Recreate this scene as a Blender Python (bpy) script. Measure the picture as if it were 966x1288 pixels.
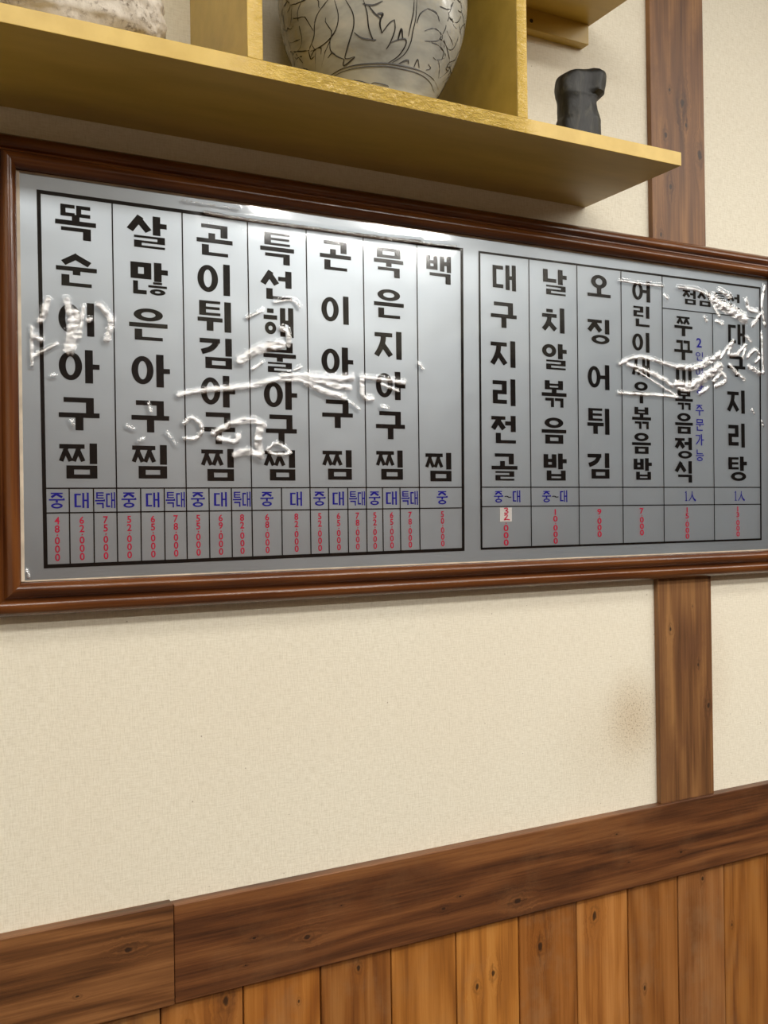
import bpy, bmesh, math, random
import numpy as np
from mathutils import Matrix, Vector, noise

for o in list(bpy.data.objects):
    bpy.data.objects.remove(o)
SC = bpy.context.scene
COL = SC.collection
random.seed(7)

# ------------------------------------------------------------------ camera
F_PX = 1226.55
CR = Vector((0.88167008, -0.47165837, -0.0140091))
CU = Vector((0.01124251, -0.0086832, 0.9998991))
CF = Vector((0.47173242, 0.88173862, 0.0023531))
CAM = Vector((0.0, -1.5, 1.49))
cam = bpy.data.cameras.new('camera')
cam.sensor_fit = 'VERTICAL'
cam.sensor_height = 24.0
cam.lens = F_PX / 1288.0 * 24.0
cam.clip_start = 0.02
cam_o = bpy.data.objects.new('camera', cam)
M = Matrix(((CR.x, CU.x, -CF.x), (CR.y, CU.y, -CF.y), (CR.z, CU.z, -CF.z))).to_4x4()
M.translation = CAM
cam_o.matrix_world = M
COL.objects.link(cam_o)
SC.camera = cam_o

# ------------------------------------------------------------------ world, lights, exposure
SC.view_settings.view_transform = 'Standard'
SC.view_settings.look = 'None'
SC.view_settings.gamma = 1.0
SC.view_settings.use_curve_mapping = False
SC.view_settings.exposure = -0.27
w = bpy.data.worlds.new('world')
SC.world = w
w.use_nodes = True
w.node_tree.nodes['Background'].inputs[0].default_value = (0.9, 0.95, 1.0, 1)
w.node_tree.nodes['Background'].inputs[1].default_value = 0.3

CEIL = 3.1
def lamp(x, y, sx, sy, power, col, z=CEIL - 0.03):
    l = bpy.data.lights.new('ceiling_or_fill_lamp', 'AREA')
    l.shape = 'RECTANGLE'; l.size = sx; l.size_y = sy
    l.energy = power; l.color = col
    o = bpy.data.objects.new('ceiling_or_fill_lamp', l)
    o.location = (x, y, z)
    COL.objects.link(o)
    return o
WARM = (1.0, 0.965, 0.91)
for lx in (0.5, 1.9, 3.3, 4.7):
    lamp(lx, -1.2, 1.2, 0.35, 9, WARM)
for lx in (0.3, 1.7, 3.1, 4.5):
    lamp(lx, -2.05, 1.2, 0.35, 32, WARM)
for lx, pw in ((-0.7, 36), (2.4, 88)):  # far row: right one mirrors at the sheet's top, left one added as fill
    lamp(lx, -3.4, 1.3, 0.2, pw, WARM)
up = lamp(3.7, -4.1, 2.2, 0.4, 16, WARM, 2.55)          # added unseen uplight, brightens the far ceiling mirrored in the film
up.rotation_euler = (math.pi, 0, 0)
for lx, ly in ((-1.9, -1.6), (5.8, -1.2)):  # added unseen uplights, fill the room with extra ceiling bounce
    up = lamp(lx, ly, 1.4, 0.6, 48, WARM, 2.5)
    up.rotation_euler = (math.pi, 0, 0)

# ------------------------------------------------------------------ measuring helper: where the sight line of a photo point meets a plane parallel to the wall
def at(px, py, y=0.0):
    d = CF * F_PX + CR * (px - 483.0) + CU * (644.0 - py)
    t = (y - CAM.y) / d.y
    return CAM + d * t

# ------------------------------------------------------------------ object helpers
def link(name, me, mat=None, parent=None, loc=None):
    o = bpy.data.objects.new(name, me)
    COL.objects.link(o)
    if mat is not None:
        me.materials.append(mat)
    if parent is not None:
        o.parent = parent
    if loc is not None:
        o.location = loc
    return o

def empty(name, loc):
    o = bpy.data.objects.new(name, None)
    o.empty_display_size = 0.05
    o.location = loc
    COL.objects.link(o)
    return o

def tag(o, label=None, cat=None, group=None, kind=None):
    if label: o['label'] = label
    if cat: o['category'] = cat
    if group: o['group'] = group
    if kind: o['kind'] = kind
    return o

def mesh(name, verts, faces, smooth=False, sharp=None):
    me = bpy.data.meshes.new(name)
    me.from_pydata([tuple(v) for v in verts], [], faces)
    if smooth:
        me.polygons.foreach_set('use_smooth', [True] * len(me.polygons))
        if sharp:
            me.set_sharp_from_angle(angle=math.radians(sharp))
    me.update()
    return me

def box_mesh(name, x0, x1, y0, y1, z0, z1, bevel=0.0, seg=2):
    bm = bmesh.new()
    bmesh.ops.create_cube(bm, size=1.0)
    for v in bm.verts:
        v.co = Vector(((x0 + x1) / 2 + v.co.x * (x1 - x0), (y0 + y1) / 2 + v.co.y * (y1 - y0), (z0 + z1) / 2 + v.co.z * (z1 - z0)))
    if bevel > 0:
        bmesh.ops.bevel(bm, geom=bm.edges[:], offset=bevel, segments=seg, affect='EDGES', profile=0.5)
    me = bpy.data.meshes.new(name)
    bm.to_mesh(me); bm.free()
    me.polygons.foreach_set('use_smooth', [True] * len(me.polygons))
    me.set_sharp_from_angle(angle=math.radians(12))
    return me

# ------------------------------------------------------------------ material helpers
def srgb(r, g, b):
    def c(u):
        u /= 255.0
        return u / 12.92 if u <= 0.04045 else ((u + 0.055) / 1.055) ** 2.4
    return (c(r), c(g), c(b), 1.0)

class NT:
    def __init__(s, name, rough=0.5, color=None, metallic=0.0, spec=0.5):
        s.m = bpy.data.materials.new(name)
        s.m.use_nodes = True
        s.n = s.m.node_tree.nodes; s.l = s.m.node_tree.links
        s.b = s.n['Principled BSDF']
        s.b.inputs['Roughness'].default_value = rough
        s.b.inputs['Metallic'].default_value = metallic
        s.b.inputs['Specular IOR Level'].default_value = spec
        if color: s.b.inputs['Base Color'].default_value = color
        s.tc = None
    def coord(s, kind='Object'):
        if s.tc is None: s.tc = s.n.new('ShaderNodeTexCoord')
        return s.tc.outputs[kind]
    def put(s, sock, v):
        if hasattr(v, 'is_output'): s.l.new(v, sock)
        else: sock.default_value = v
    def mapping(s, v, scale=(1, 1, 1), loc=(0, 0, 0), rot=(0, 0, 0)):
        n = s.n.new('ShaderNodeMapping')
        s.put(n.inputs[0], v); n.inputs['Scale'].default_value = scale
        n.inputs['Location'].default_value = loc; n.inputs['Rotation'].default_value = rot
        return n.outputs[0]
    def noise(s, v, scale=5, detail=3, rough=0.5, dist=0.0, out='Fac'):
        n = s.n.new('ShaderNodeTexNoise')
        s.put(n.inputs['Vector'], v); n.inputs['Scale'].default_value = scale
        n.inputs['Detail'].default_value = detail; n.inputs['Roughness'].default_value = rough
        n.inputs['Distortion'].default_value = dist
        return n.outputs[out]
    def ramp(s, f, stops):
        n = s.n.new('ShaderNodeValToRGB')
        s.put(n.inputs[0], f)
        e = n.color_ramp.elements
        while len(e) < len(stops): e.new(0.5)
        for i, (p, c) in enumerate(stops):
            e[i].position = p; e[i].color = c if len(c) == 4 else (*c, 1)
        return n.outputs[0]
    def math(s, op, a, b=0.0, c=0.0):
        n = s.n.new('ShaderNodeMath'); n.operation = op
        s.put(n.inputs[0], a); s.put(n.inputs[1], b); s.put(n.inputs[2], c)
        return n.outputs[0]
    def vmath(s, op, a, b=(0, 0, 0)):
        n = s.n.new('ShaderNodeVectorMath'); n.operation = op
        s.put(n.inputs[0], a); s.put(n.inputs[1], b)
        return n.outputs['Value'] if op in ('LENGTH', 'DISTANCE') else n.outputs[0]
    def mix(s, f, a, b, blend='MIX'):
        n = s.n.new('ShaderNodeMix'); n.data_type = 'RGBA'; n.blend_type = blend
        s.put(n.inputs['Factor'], f)
        s.put(n.inputs[6], a); s.put(n.inputs[7], b)
        return n.outputs[2]
    def smooth(s, v, a, b, lo=0.0, hi=1.0):
        n = s.n.new('ShaderNodeMapRange'); n.interpolation_type = 'SMOOTHSTEP'
        s.put(n.inputs['Value'], v)
        n.inputs['From Min'].default_value = a; n.inputs['From Max'].default_value = b
        n.inputs['To Min'].default_value = lo; n.inputs['To Max'].default_value = hi
        return n.outputs[0]
    def sep(s, v):
        n = s.n.new('ShaderNodeSeparateXYZ'); s.put(n.inputs[0], v); return n.outputs
    def comb(s, x, y, z):
        n = s.n.new('ShaderNodeCombineXYZ')
        for i, v in enumerate((x, y, z)): s.put(n.inputs[i], v)
        return n.outputs[0]
    def bump(s, h, strength=0.3, dist=0.001, normal=None):
        n = s.n.new('ShaderNodeBump')
        s.put(n.inputs['Height'], h)
        s.put(n.inputs['Strength'], strength); n.inputs['Distance'].default_value = dist
        if normal is not None: s.l.new(normal, n.inputs['Normal'])
        return n.outputs[0]
    def base(s, c): s.put(s.b.inputs['Base Color'], c); return s
    def normal(s, v): s.l.new(v, s.b.inputs['Normal']); return s

def wood(name, dark, mid, light, axis='z', knots=(), scale=1.0, rough=0.45, seed=0.0, wear=None, wear_amt=0.0, spec=0.5):
    """plank wood: long streaks along an axis, growth figure pushed aside around knots at (x, z)"""
    t = NT(name, rough, spec=spec)
    co = t.coord()
    sx, sy, sz = t.sep(co)
    u, v = (sx, sz) if axis == 'z' else (sz, sx)          # u across the grain, v along it
    dark_k = None; push = None
    knot_n = t.noise(co, 90, 3, 0.6)
    for (kx, kz, kr) in knots:
        ku, kv = (kx, kz) if axis == 'z' else (kz, kx)
        du = t.math('SUBTRACT', u, ku); dv = t.math('MULTIPLY', t.math('SUBTRACT', v, kv), 0.6)
        d = t.math('SQRT', t.math('ADD', t.math('MULTIPLY', du, du), t.math('MULTIPLY', dv, dv)))
        d = t.math('MULTIPLY', d, t.math('ADD', 0.2, t.math('MULTIPLY', knot_n, 1.6)))
        g = t.smooth(d, 0.0, kr * 4.5, 1.0, 0.0)
        p = t.math('MULTIPLY', g, t.math('MULTIPLY', t.math('SIGN', du), kr * 1.5))
        push = p if push is None else t.math('ADD', push, p)
        k = t.math('MAXIMUM', t.smooth(d, kr * 0.35, kr * 0.8, 1.0, 0.0), t.math('MULTIPLY', t.smooth(t.math('ABSOLUTE', t.math('SUBTRACT', d, kr * 1.25)), kr * 0.05, kr * 0.5, 1.0, 0.0), 0.28))
        dark_k = k if dark_k is None else t.math('MAXIMUM', dark_k, k)
    if push is not None: u = t.math('SUBTRACT', u, push)
    P = t.comb(t.math('ADD', u, seed), t.math('MULTIPLY', sy, 1.0), t.math('MULTIPLY', v, 0.07))
    broad = t.noise(P, 22 * scale, 3, 0.55, 0.9)
    fine = t.noise(t.comb(t.math('ADD', u, seed), sy, t.math('MULTIPLY', v, 0.025)), 190 * scale, 4, 0.65)
    fig = t.math('ADD', t.math('MULTIPLY', u, 55 * scale), t.math('MULTIPLY', t.noise(t.comb(t.math('ADD', u, seed), sy, t.math('MULTIPLY', v, 0.22)), 7 * scale, 2), 14))
    rings = t.math('MULTIPLY', t.math('ADD', t.math('SINE', t.math('MULTIPLY', fig, 2.2)), 1.0), 0.5)
    f = t.math('ADD', t.math('ADD', t.math('MULTIPLY', broad, 0.52), t.math('MULTIPLY', fine, 0.52)), t.math('MULTIPLY', rings, 0.17))
    c = t.ramp(f, [(0.40, dark), (0.58, mid), (0.78, light)])
    if wear is not None:
        wn = t.noise(t.comb(t.math('ADD', sx, seed), sy, t.math('MULTIPLY', sz, 0.8)), 9, 5, 0.7)
        c = t.mix(t.math('MULTIPLY', t.smooth(wn, 0.46, 0.7), wear_amt), c, wear)
    if dark_k is not None:
        c = t.mix(t.math('MULTIPLY', dark_k, 0.88), c, (0.018, 0.009, 0.005, 1))
    t.base(c)
    t.normal(t.bump(t.math('ADD', fine, t.math('MULTIPLY', broad, 0.5)), 0.35, 0.0012))
    return t.m

# wall paper
def m_wallpaper():
    t = NT('wallpaper_linen', 0.85, spec=0.25)
    co = t.coord()
    a = t.noise(t.mapping(co, (1, 1, 0.16)), 420, 2, 0.6)
    b = t.noise(t.mapping(co, (0.16, 1, 1)), 420, 2, 0.6)
    wv = t.math('ADD', t.math('MULTIPLY', a, 0.5), t.math('MULTIPLY', b, 0.5))
    big = t.noise(co, 2.2, 3)
    c = t.ramp(wv, [(0.34, srgb(218, 212, 192)), (0.52, srgb(231, 226, 208)), (0.68, srgb(238, 234, 218))])
    c = t.mix(t.smooth(big, 0.35, 0.7, 0.0, 0.25), c, srgb(226, 215, 194))
    # little dark flecks in the paper
    fl = t.n.new('ShaderNodeTexVoronoi'); t.put(fl.inputs['Vector'], co); fl.inputs['Scale'].default_value = 42
    sp = t.math('MULTIPLY', t.smooth(fl.outputs['Distance'], 0.025, 0.07, 1.0, 0.0), t.math('GREATER_THAN', t.noise(co, 60, 1), 0.56))
    c = t.mix(t.math('MULTIPLY', sp, 0.6), c, srgb(120, 95, 65))
    # grime spatter beside the post, above the rail
    sx, sy, sz = t.sep(co)
    def blob(cx, cz, rx, rz):
        d = t.vmath('LENGTH', t.comb(t.math('DIVIDE', t.math('SUBTRACT', sx, cx), rx), 0.0, t.math('DIVIDE', t.math('SUBTRACT', sz, cz), rz)))
        return t.smooth(d, 0.0, 1.0, 1.0, 0.0)
    st = t.math('ADD', t.math('MULTIPLY', blob(1.365, 1.08, 0.10, 0.13), 1.0), t.math('MULTIPLY', blob(1.34, 1.03, 0.26, 0.17), 0.45))
    st = t.math('MAXIMUM', st, t.math('MULTIPLY', blob(1.60, 1.13, 0.06, 0.2), 0.35))
    spat = t.math('MULTIPLY', t.smooth(t.noise(co, 260, 3, 0.7), 0.50, 0.68), st)
    c = t.mix(t.math('MULTIPLY', st, 0.30), c, srgb(176, 146, 100))
    c = t.mix(t.math('MULTIPLY', spat, 0.5), c, srgb(112, 84, 50))
    t.base(c)
    t.normal(t.bump(wv, 0.5, 0.0015))
    return t.m
M_PAPER = m_wallpaper()

def m_plain(name, col, rough=0.7, nz=0.08, scale=30, metallic=0.0, spec=0.4):
    t = NT(name, rough, metallic=metallic, spec=spec)
    n = t.noise(t.coord(), scale, 3)
    d = tuple(c * (1 - nz * 3) for c in col[:3]) + (1,)
    l = tuple(min(1, c * (1 + nz * 2)) for c in col[:3]) + (1,)
    t.base(t.ramp(n, [(0.3, d), (0.7, l)]))
    t.normal(t.bump(n, 0.1, 0.001))
    return t.m

# ------------------------------------------------------------------ room shell
def plane_box(name, x0, x1, y0, y1, z0, z1, mat):
    o = link(name, box_mesh(name, x0, x1, y0, y1, z0, z1), mat)
    tag(o, kind='structure')
    return o
XL, XR, YF = -3.0, 7.0, -5.0
wall_back = plane_box('wall_back', XL, XR, 0.0, 0.1, 0.0, CEIL, M_PAPER)
plane_box('wall_left', XL - 0.1, XL, YF, 0.0, 0.0, CEIL, M_PAPER)
M_DARKPANEL = wood('dark_panelling', srgb(60, 38, 22), srgb(88, 58, 34), srgb(110, 76, 46), seed=3.3)
plane_box('wall_right', XR, XR + 0.1, YF, 0.0, 0.0, CEIL, M_DARKPANEL)
plane_box('wall_front', XL, XR, YF - 0.1, YF, 0.0, CEIL, M_PAPER)
plane_box('added_dark_panel', XL + 0.001, XR - 0.001, YF, YF + 0.02, 0.0, 2.75, M_DARKPANEL)  # unseen panel, added to keep the film's reflection dark
plane_box('floor', XL, XR, YF, 0.0, -0.1, 0.0, m_plain('floor_tile', srgb(72, 56, 42), 0.5))
plane_box('ceiling', XL, XR, YF, 0.0, CEIL, CEIL + 0.1, m_plain('ceiling_paint', srgb(240, 236, 226), 0.9, 0.02))

# post on the wall
POST_K = [(1.512, 2.335, 0.009), (1.478, 2.357, 0.004), (1.522, 2.292, 0.005), (1.465, 2.262, 0.006), (1.560, 2.235, 0.010), (1.476, 2.156, 0.006), (1.448, 2.055, 0.005),
          (1.458, 1.246, 0.005), (1.520, 1.29, 0.002), (1.534, 1.167, 0.004), (1.562, 1.08, 0.006)]
M_POST = wood('post_wood', srgb(80, 50, 26), srgb(116, 78, 44), srgb(148, 106, 62), 'z', POST_K, 0.9, 0.5, 1.7, srgb(104, 68, 42), 0.6)
post = link('trim_1', box_mesh('trim_1', 1.4255, 1.5745, -0.0125, 0.0, 0.893, CEIL, 0.0012, 2), M_POST)
tag(post, 'brown knotty wooden wall post running up behind the framed menu', kind='structure')

# wainscot cap rail: two boards
rail = empty('trim_2', (0.6, -0.001, 0.82)); tag(rail, 'dark brown wooden cap rail of butted boards over the plank wainscot', kind='structure')
RK1 = [(0.345, 0.842, 0.006), (0.27, 0.79, 0.003)]
RK2 = [(0.545, 0.815, 0.003), (0.637, 0.797, 0.006), (0.70, 0.836, 0.002), (0.90, 0.79, 0.004), (0.935, 0.805, 0.003), (1.06, 0.772, 0.008), (1.33, 0.795, 0.002), (1.47, 0.79, 0.004), (1.3, 0.855, 0.003), (0.53, 0.775, 0.002)]
M_RAIL1 = wood('rail_wood_left', srgb(64, 38, 19), srgb(106, 67, 36), srgb(142, 96, 56), 'x', RK1, 1.0, 0.42, 5.1)
M_RAIL2 = wood('rail_wood_right', srgb(60, 33, 16), srgb(98, 58, 30), srgb(130, 84, 46), 'x', RK2, 1.0, 0.42, 9.4, srgb(126, 92, 62), 0.22)
for x0, x1, y0, z0, z1, mt in ((-0.9, 0.4145, -0.0225, 0.7415, 0.8965, M_RAIL1), (0.4155, 2.95, -0.0210, 0.7425, 0.8935, M_RAIL2), (2.951, 5.4, -0.0215, 0.7420, 0.8945, M_RAIL1)):
    b = link('board', box_mesh('board', x0, x1, y0, 0.0, z0, z1, 0.0015, 2), mt)
    b.parent = rail; b.matrix_parent_inverse = Matrix.Translation(-Vector(rail.location))

# wainscot planks
wains = empty('trim_3', (0.6, -0.001, 0.4)); tag(wains, 'orange-brown vertical plank wainscot below the cap rail', kind='structure')
GR = [0.3955, 0.5295, 0.6648, 0.7985, 0.9315, 1.069, 1.2055, 1.3355, 1.4690, 1.6016, 1.7346]
GR = [GR[0] - 0.134 * k for k in range(9, 0, -1)] + GR + [GR[-1] + 0.134 * k for k in range(1, 28)]
TONES = {  # left edge index -> dark, mid, light
    0: ((132, 82, 36), (168, 110, 50), (190, 132, 70)), 1: ((136, 82, 32), (172, 112, 46), (194, 134, 66)),
    2: ((116, 70, 30), (152, 98, 44), (174, 122, 66)), 3: ((134, 84, 34), (172, 114, 48), (200, 140, 70)),
    4: ((150, 94, 38), (194, 132, 58), (214, 156, 82)), 5: ((116, 70, 28), (154, 98, 42), (178, 120, 60)),
    6: ((148, 92, 40), (184, 124, 60), (204, 146, 82)), 7: ((124, 76, 32), (156, 102, 48), (176, 122, 66)),
    8: ((126, 82, 42), (156, 106, 60), (176, 128, 78)), 9: ((118, 70, 28), (154, 100, 44), (176, 122, 60))}
PK = {0: [(0.50, 0.722, 0.008), (0.44, 0.690, 0.006)], 1: [(0.625, 0.69, 0.003)], 4: [(0.975, 0.63, 0.006), (1.01, 0.645, 0.006)], 5: [(1.118, 0.672, 0.008)],
      6: [(1.25, 0.702, 0.008)], 7: [(1.376, 0.53, 0.005)], 9: [(1.624, 0.605, 0.004)]}
PMAT = {}
for i in range(len(GR) - 1):
    k = i - 9
    tn = TONES[k % 10]
    tn = [tuple(round(c * f) for c, f in zip(q, (0.91, 0.87, 0.82))) for q in tn]
    mt = PMAT.get((k % 10, i % 3)) if k > 12 else None
    if mt is None: mt = PMAT[(k % 10, i % 3)] = wood('plank_wood_%d' % i, srgb(*tn[0]), srgb(*tn[1]), srgb(*tn[2]), 'z', PK.get(k, [(GR[i] + 0.07, 0.3 + 0.21 * (i % 3), 0.005)]), 0.8 + 0.1 * (i % 4), 0.4, 0.37 * i, srgb(150, 118, 84), 0.18 + 0.1 * (i % 3))
    g = 0.0011
    pl = link('plank', box_mesh('plank', GR[i] + g, GR[i + 1] - g, -0.010 - 0.0006 * (i % 3), 0.0, 0.02, 0.7455, 0.0022, 2), mt)
    pl.parent = wains; pl.matrix_parent_inverse = Matrix.Translation(-Vector(wains.location))
bk = link('backing', box_mesh('backing', GR[0], GR[-1], -0.003, 0.0, 0.02, 0.745), m_plain('groove_backing_wood', srgb(70, 40, 20), 0.8))  # darker brown backing seen between the planks
bk.parent = wains; bk.matrix_parent_inverse = Matrix.Translation(-Vector(wains.location))

# ------------------------------------------------------------------ yellow display shelf
def m_yellow():
    t = NT('yellow_lacquer', 0.32, spec=0.5)
    co = t.coord()
    n = t.noise(t.mapping(co, (0.25, 1, 1)), 30, 3)
    t.base(t.ramp(n, [(0.3, srgb(176, 148, 64)), (0.7, srgb(192, 162, 76))]))
    br = t.noise(t.mapping(co, (0.3, 1, 1)), 160, 4, 0.6)
    n2 = t.noise(co, 14, 2)
    t.normal(t.bump(t.math('ADD', br, t.math('MULTIPLY', n2, 2.0)), 0.12, 0.001))
    return t.m
def m_gold_edge():
    t = NT('yellow_edge_band', 0.3, spec=0.4)
    co = t.coord()
    n = t.noise(co, 30, 3)
    t.base(t.ramp(n, [(0.3, srgb(196, 163, 66)), (0.7, srgb(210, 178, 82))]))
    wr = t.noise(t.mapping(co, (0.45, 1, 1)), 230, 4, 0.65, 1.2)
    sx, sy, sz = t.sep(co)
    msk = t.smooth(sx, 0.40, 0.60, 0.02, 1.0)
    msk = t.math('MULTIPLY', msk, t.smooth(sx, 0.88, 0.97, 1.0, 0.02))
    t.put(t.b.inputs['Roughness'], t.math('MULTIPLY_ADD', msk, -0.10, 0.32)); t.put(t.b.inputs['Specular IOR Level'], t.math('MULTIPLY_ADD', msk, 0.5, 0.4))
    t.normal(t.bump(wr, t.math('MULTIPLY', msk, 1.0), 0.0055))
    return t.m
M_YEL = m_yellow(); M_EDGE = m_gold_edge()
SD = -0.256
shelf = empty('display_shelf', (0.6, 0.0, 2.1)); tag(shelf, 'yellow lacquered wall shelf with dividers above the framed menu', 'shelf')
PI_S = Matrix.Translation(-Vector(shelf.location))
def spart(name, me, mat, parent=None, label=None):
    o = link(name, me, mat)
    o.parent = parent or shelf
    if parent is None: o.matrix_parent_inverse = PI_S
    if label: o['label'] = label
    return o
spart('shelf_board', box_mesh('shelf_board', -0.7, 1.2607, SD + 0.0015, -0.0005, 2.0878, 2.1107, 0.0006, 1), M_YEL)
spart('edge_band', box_mesh('edge_band', -0.7, 1.2607, SD, SD + 0.0014, 2.0876, 2.1109, 0.0004, 1), M_EDGE, label='crinkled glossy gold-yellow front edge')
for x0, x1 in ((0.4665, 0.4885), (0.9140, 0.9330)):
    spart('divider', box_mesh('divider', x0, x1, SD + 0.0015, -0.0005, 2.1111, 2.4368, 0.0006, 1), M_YEL)
    spart('edge_band', box_mesh('edge_band', x0, x1, SD, SD + 0.0014, 2.1111, 2.4368, 0.0004, 1), M_EDGE)
spart('upper_board', box_mesh('upper_board', 0.4665, 1.2620, SD + 0.0015, -0.0005, 2.4371, 2.4600, 0.0006, 1), M_YEL)
spart('edge_band', box_mesh('edge_band', 0.4665, 1.2620, SD, SD + 0.0014, 2.4371, 2.4600, 0.0004, 1), M_EDGE)
bat = spart('batten', box_mesh('batten', 0.9332, 1.2570, -0.0225, -0.0005, 2.3980, 2.4369, 0.0006, 1), M_YEL)
bm = bmesh.new()
sp = at(668.5, 26, -0.0228)
bmesh.ops.create_cone(bm, cap_ends=True, segments=20, radius1=0.0042, radius2=0.0034, depth=0.0012, matrix=Matrix.Translation(sp) @ Matrix.Rotation(math.radians(90), 4, 'X'))
for a in (0.4, 0.4 + math.pi / 2):
    bmesh.ops.create_cube(bm, size=1.0, matrix=Matrix.Translation(sp + Vector((0, -0.0006, 0))) @ Matrix.Rotation(a, 4, 'Y') @ Matrix.Diagonal((0.0046, 0.0006, 0.0009, 1)))
me = bpy.data.meshes.new('screw'); bm.to_mesh(me); bm.free()
sc = link('screw', me, m_plain('dark_steel', srgb(70, 62, 50), 0.35, metallic=0.8), bat)
sc['label'] = 'dark steel cross-head screw'
TOPZ = 2.1112

# ------------------------------------------------------------------ incised ceramic jar
VC = Vector((0.712, -0.155, TOPZ))
PROF = [(0.0, 0.0), (0.072, 0.0), (0.083, 0.002), (0.087, 0.010), (0.094, 0.022), (0.106, 0.042), (0.121, 0.068), (0.134, 0.098), (0.143, 0.130), (0.1475, 0.165), (0.146, 0.198), (0.136, 0.230), (0.116, 0.258), (0.090, 0.276), (0.074, 0.284), (0.071, 0.292), (0.075, 0.302), (0.078, 0.306), (0.073, 0.308), (0.066, 0.302), (0.064, 0.288), (0.090, 0.262), (0.0, 0.25)]
def catmull(pts, n=4):
    out = []
    for i in range(len(pts) - 1):
        p0 = pts[max(0, i - 1)]; p1 = pts[i]; p2 = pts[i + 1]; p3 = pts[min(len(pts) - 1, i + 2)]
        for k in range(n):
            t = k / n
            out.append(tuple(0.5 * (2 * b + (c - a) * t + (2 * a - 5 * b + 4 * c - d) * t * t + (3 * b - a - 3 * c + d) * t ** 3) for a, b, c, d in zip(p0, p1, p2, p3)))
    out.append(tuple(pts[-1]))
    return out
def lathe(prof, seg=96, wob=0.0):
    vs, fs = [], []
    for (r, h) in prof:
        for k in range(seg):
            a = 2 * math.pi * k / seg
            rr = max(r, 0.0005) * (1 + wob * math.sin(2 * a + h * 9))
            vs.append((rr * math.cos(a), rr * math.sin(a), h))
    n = len(prof)
    for i in range(n - 1):
        for k in range(seg):
            k2 = (k + 1) % seg
            fs.append((i * seg + k, i * seg + k2, (i + 1) * seg + k2, (i + 1) * seg + k))
    return vs, fs
sm_prof = catmull(PROF, 4)
vs, fs = lathe(sm_prof)
def m_celadon():
    t = NT('celadon_glaze', 0.16, spec=0.6)
    co = t.coord()
    n = t.noise(t.mapping(co, (1, 1, 2.5)), 9, 4, 0.6, 0.6)
    c = t.ramp(n, [(0.28, srgb(134, 132, 122)), (0.5, srgb(166, 166, 156)), (0.72, srgb(192, 188, 172))])
    c = t.mix(t.smooth(t.noise(co, 26, 4, 0.7), 0.55, 0.75, 0, 0.35), c, srgb(178, 164, 128))
    t.base(c)
    t.normal(t.bump(t.noise(co, 40, 3), 0.16, 0.003))
    return t.m
jar = link('ceramic_jar', mesh('ceramic_jar', vs, fs, True), m_celadon(), loc=VC)
tag(jar, 'large grey celadon jar with incised dark leaf pattern on the yellow shelf', 'jar')
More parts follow.
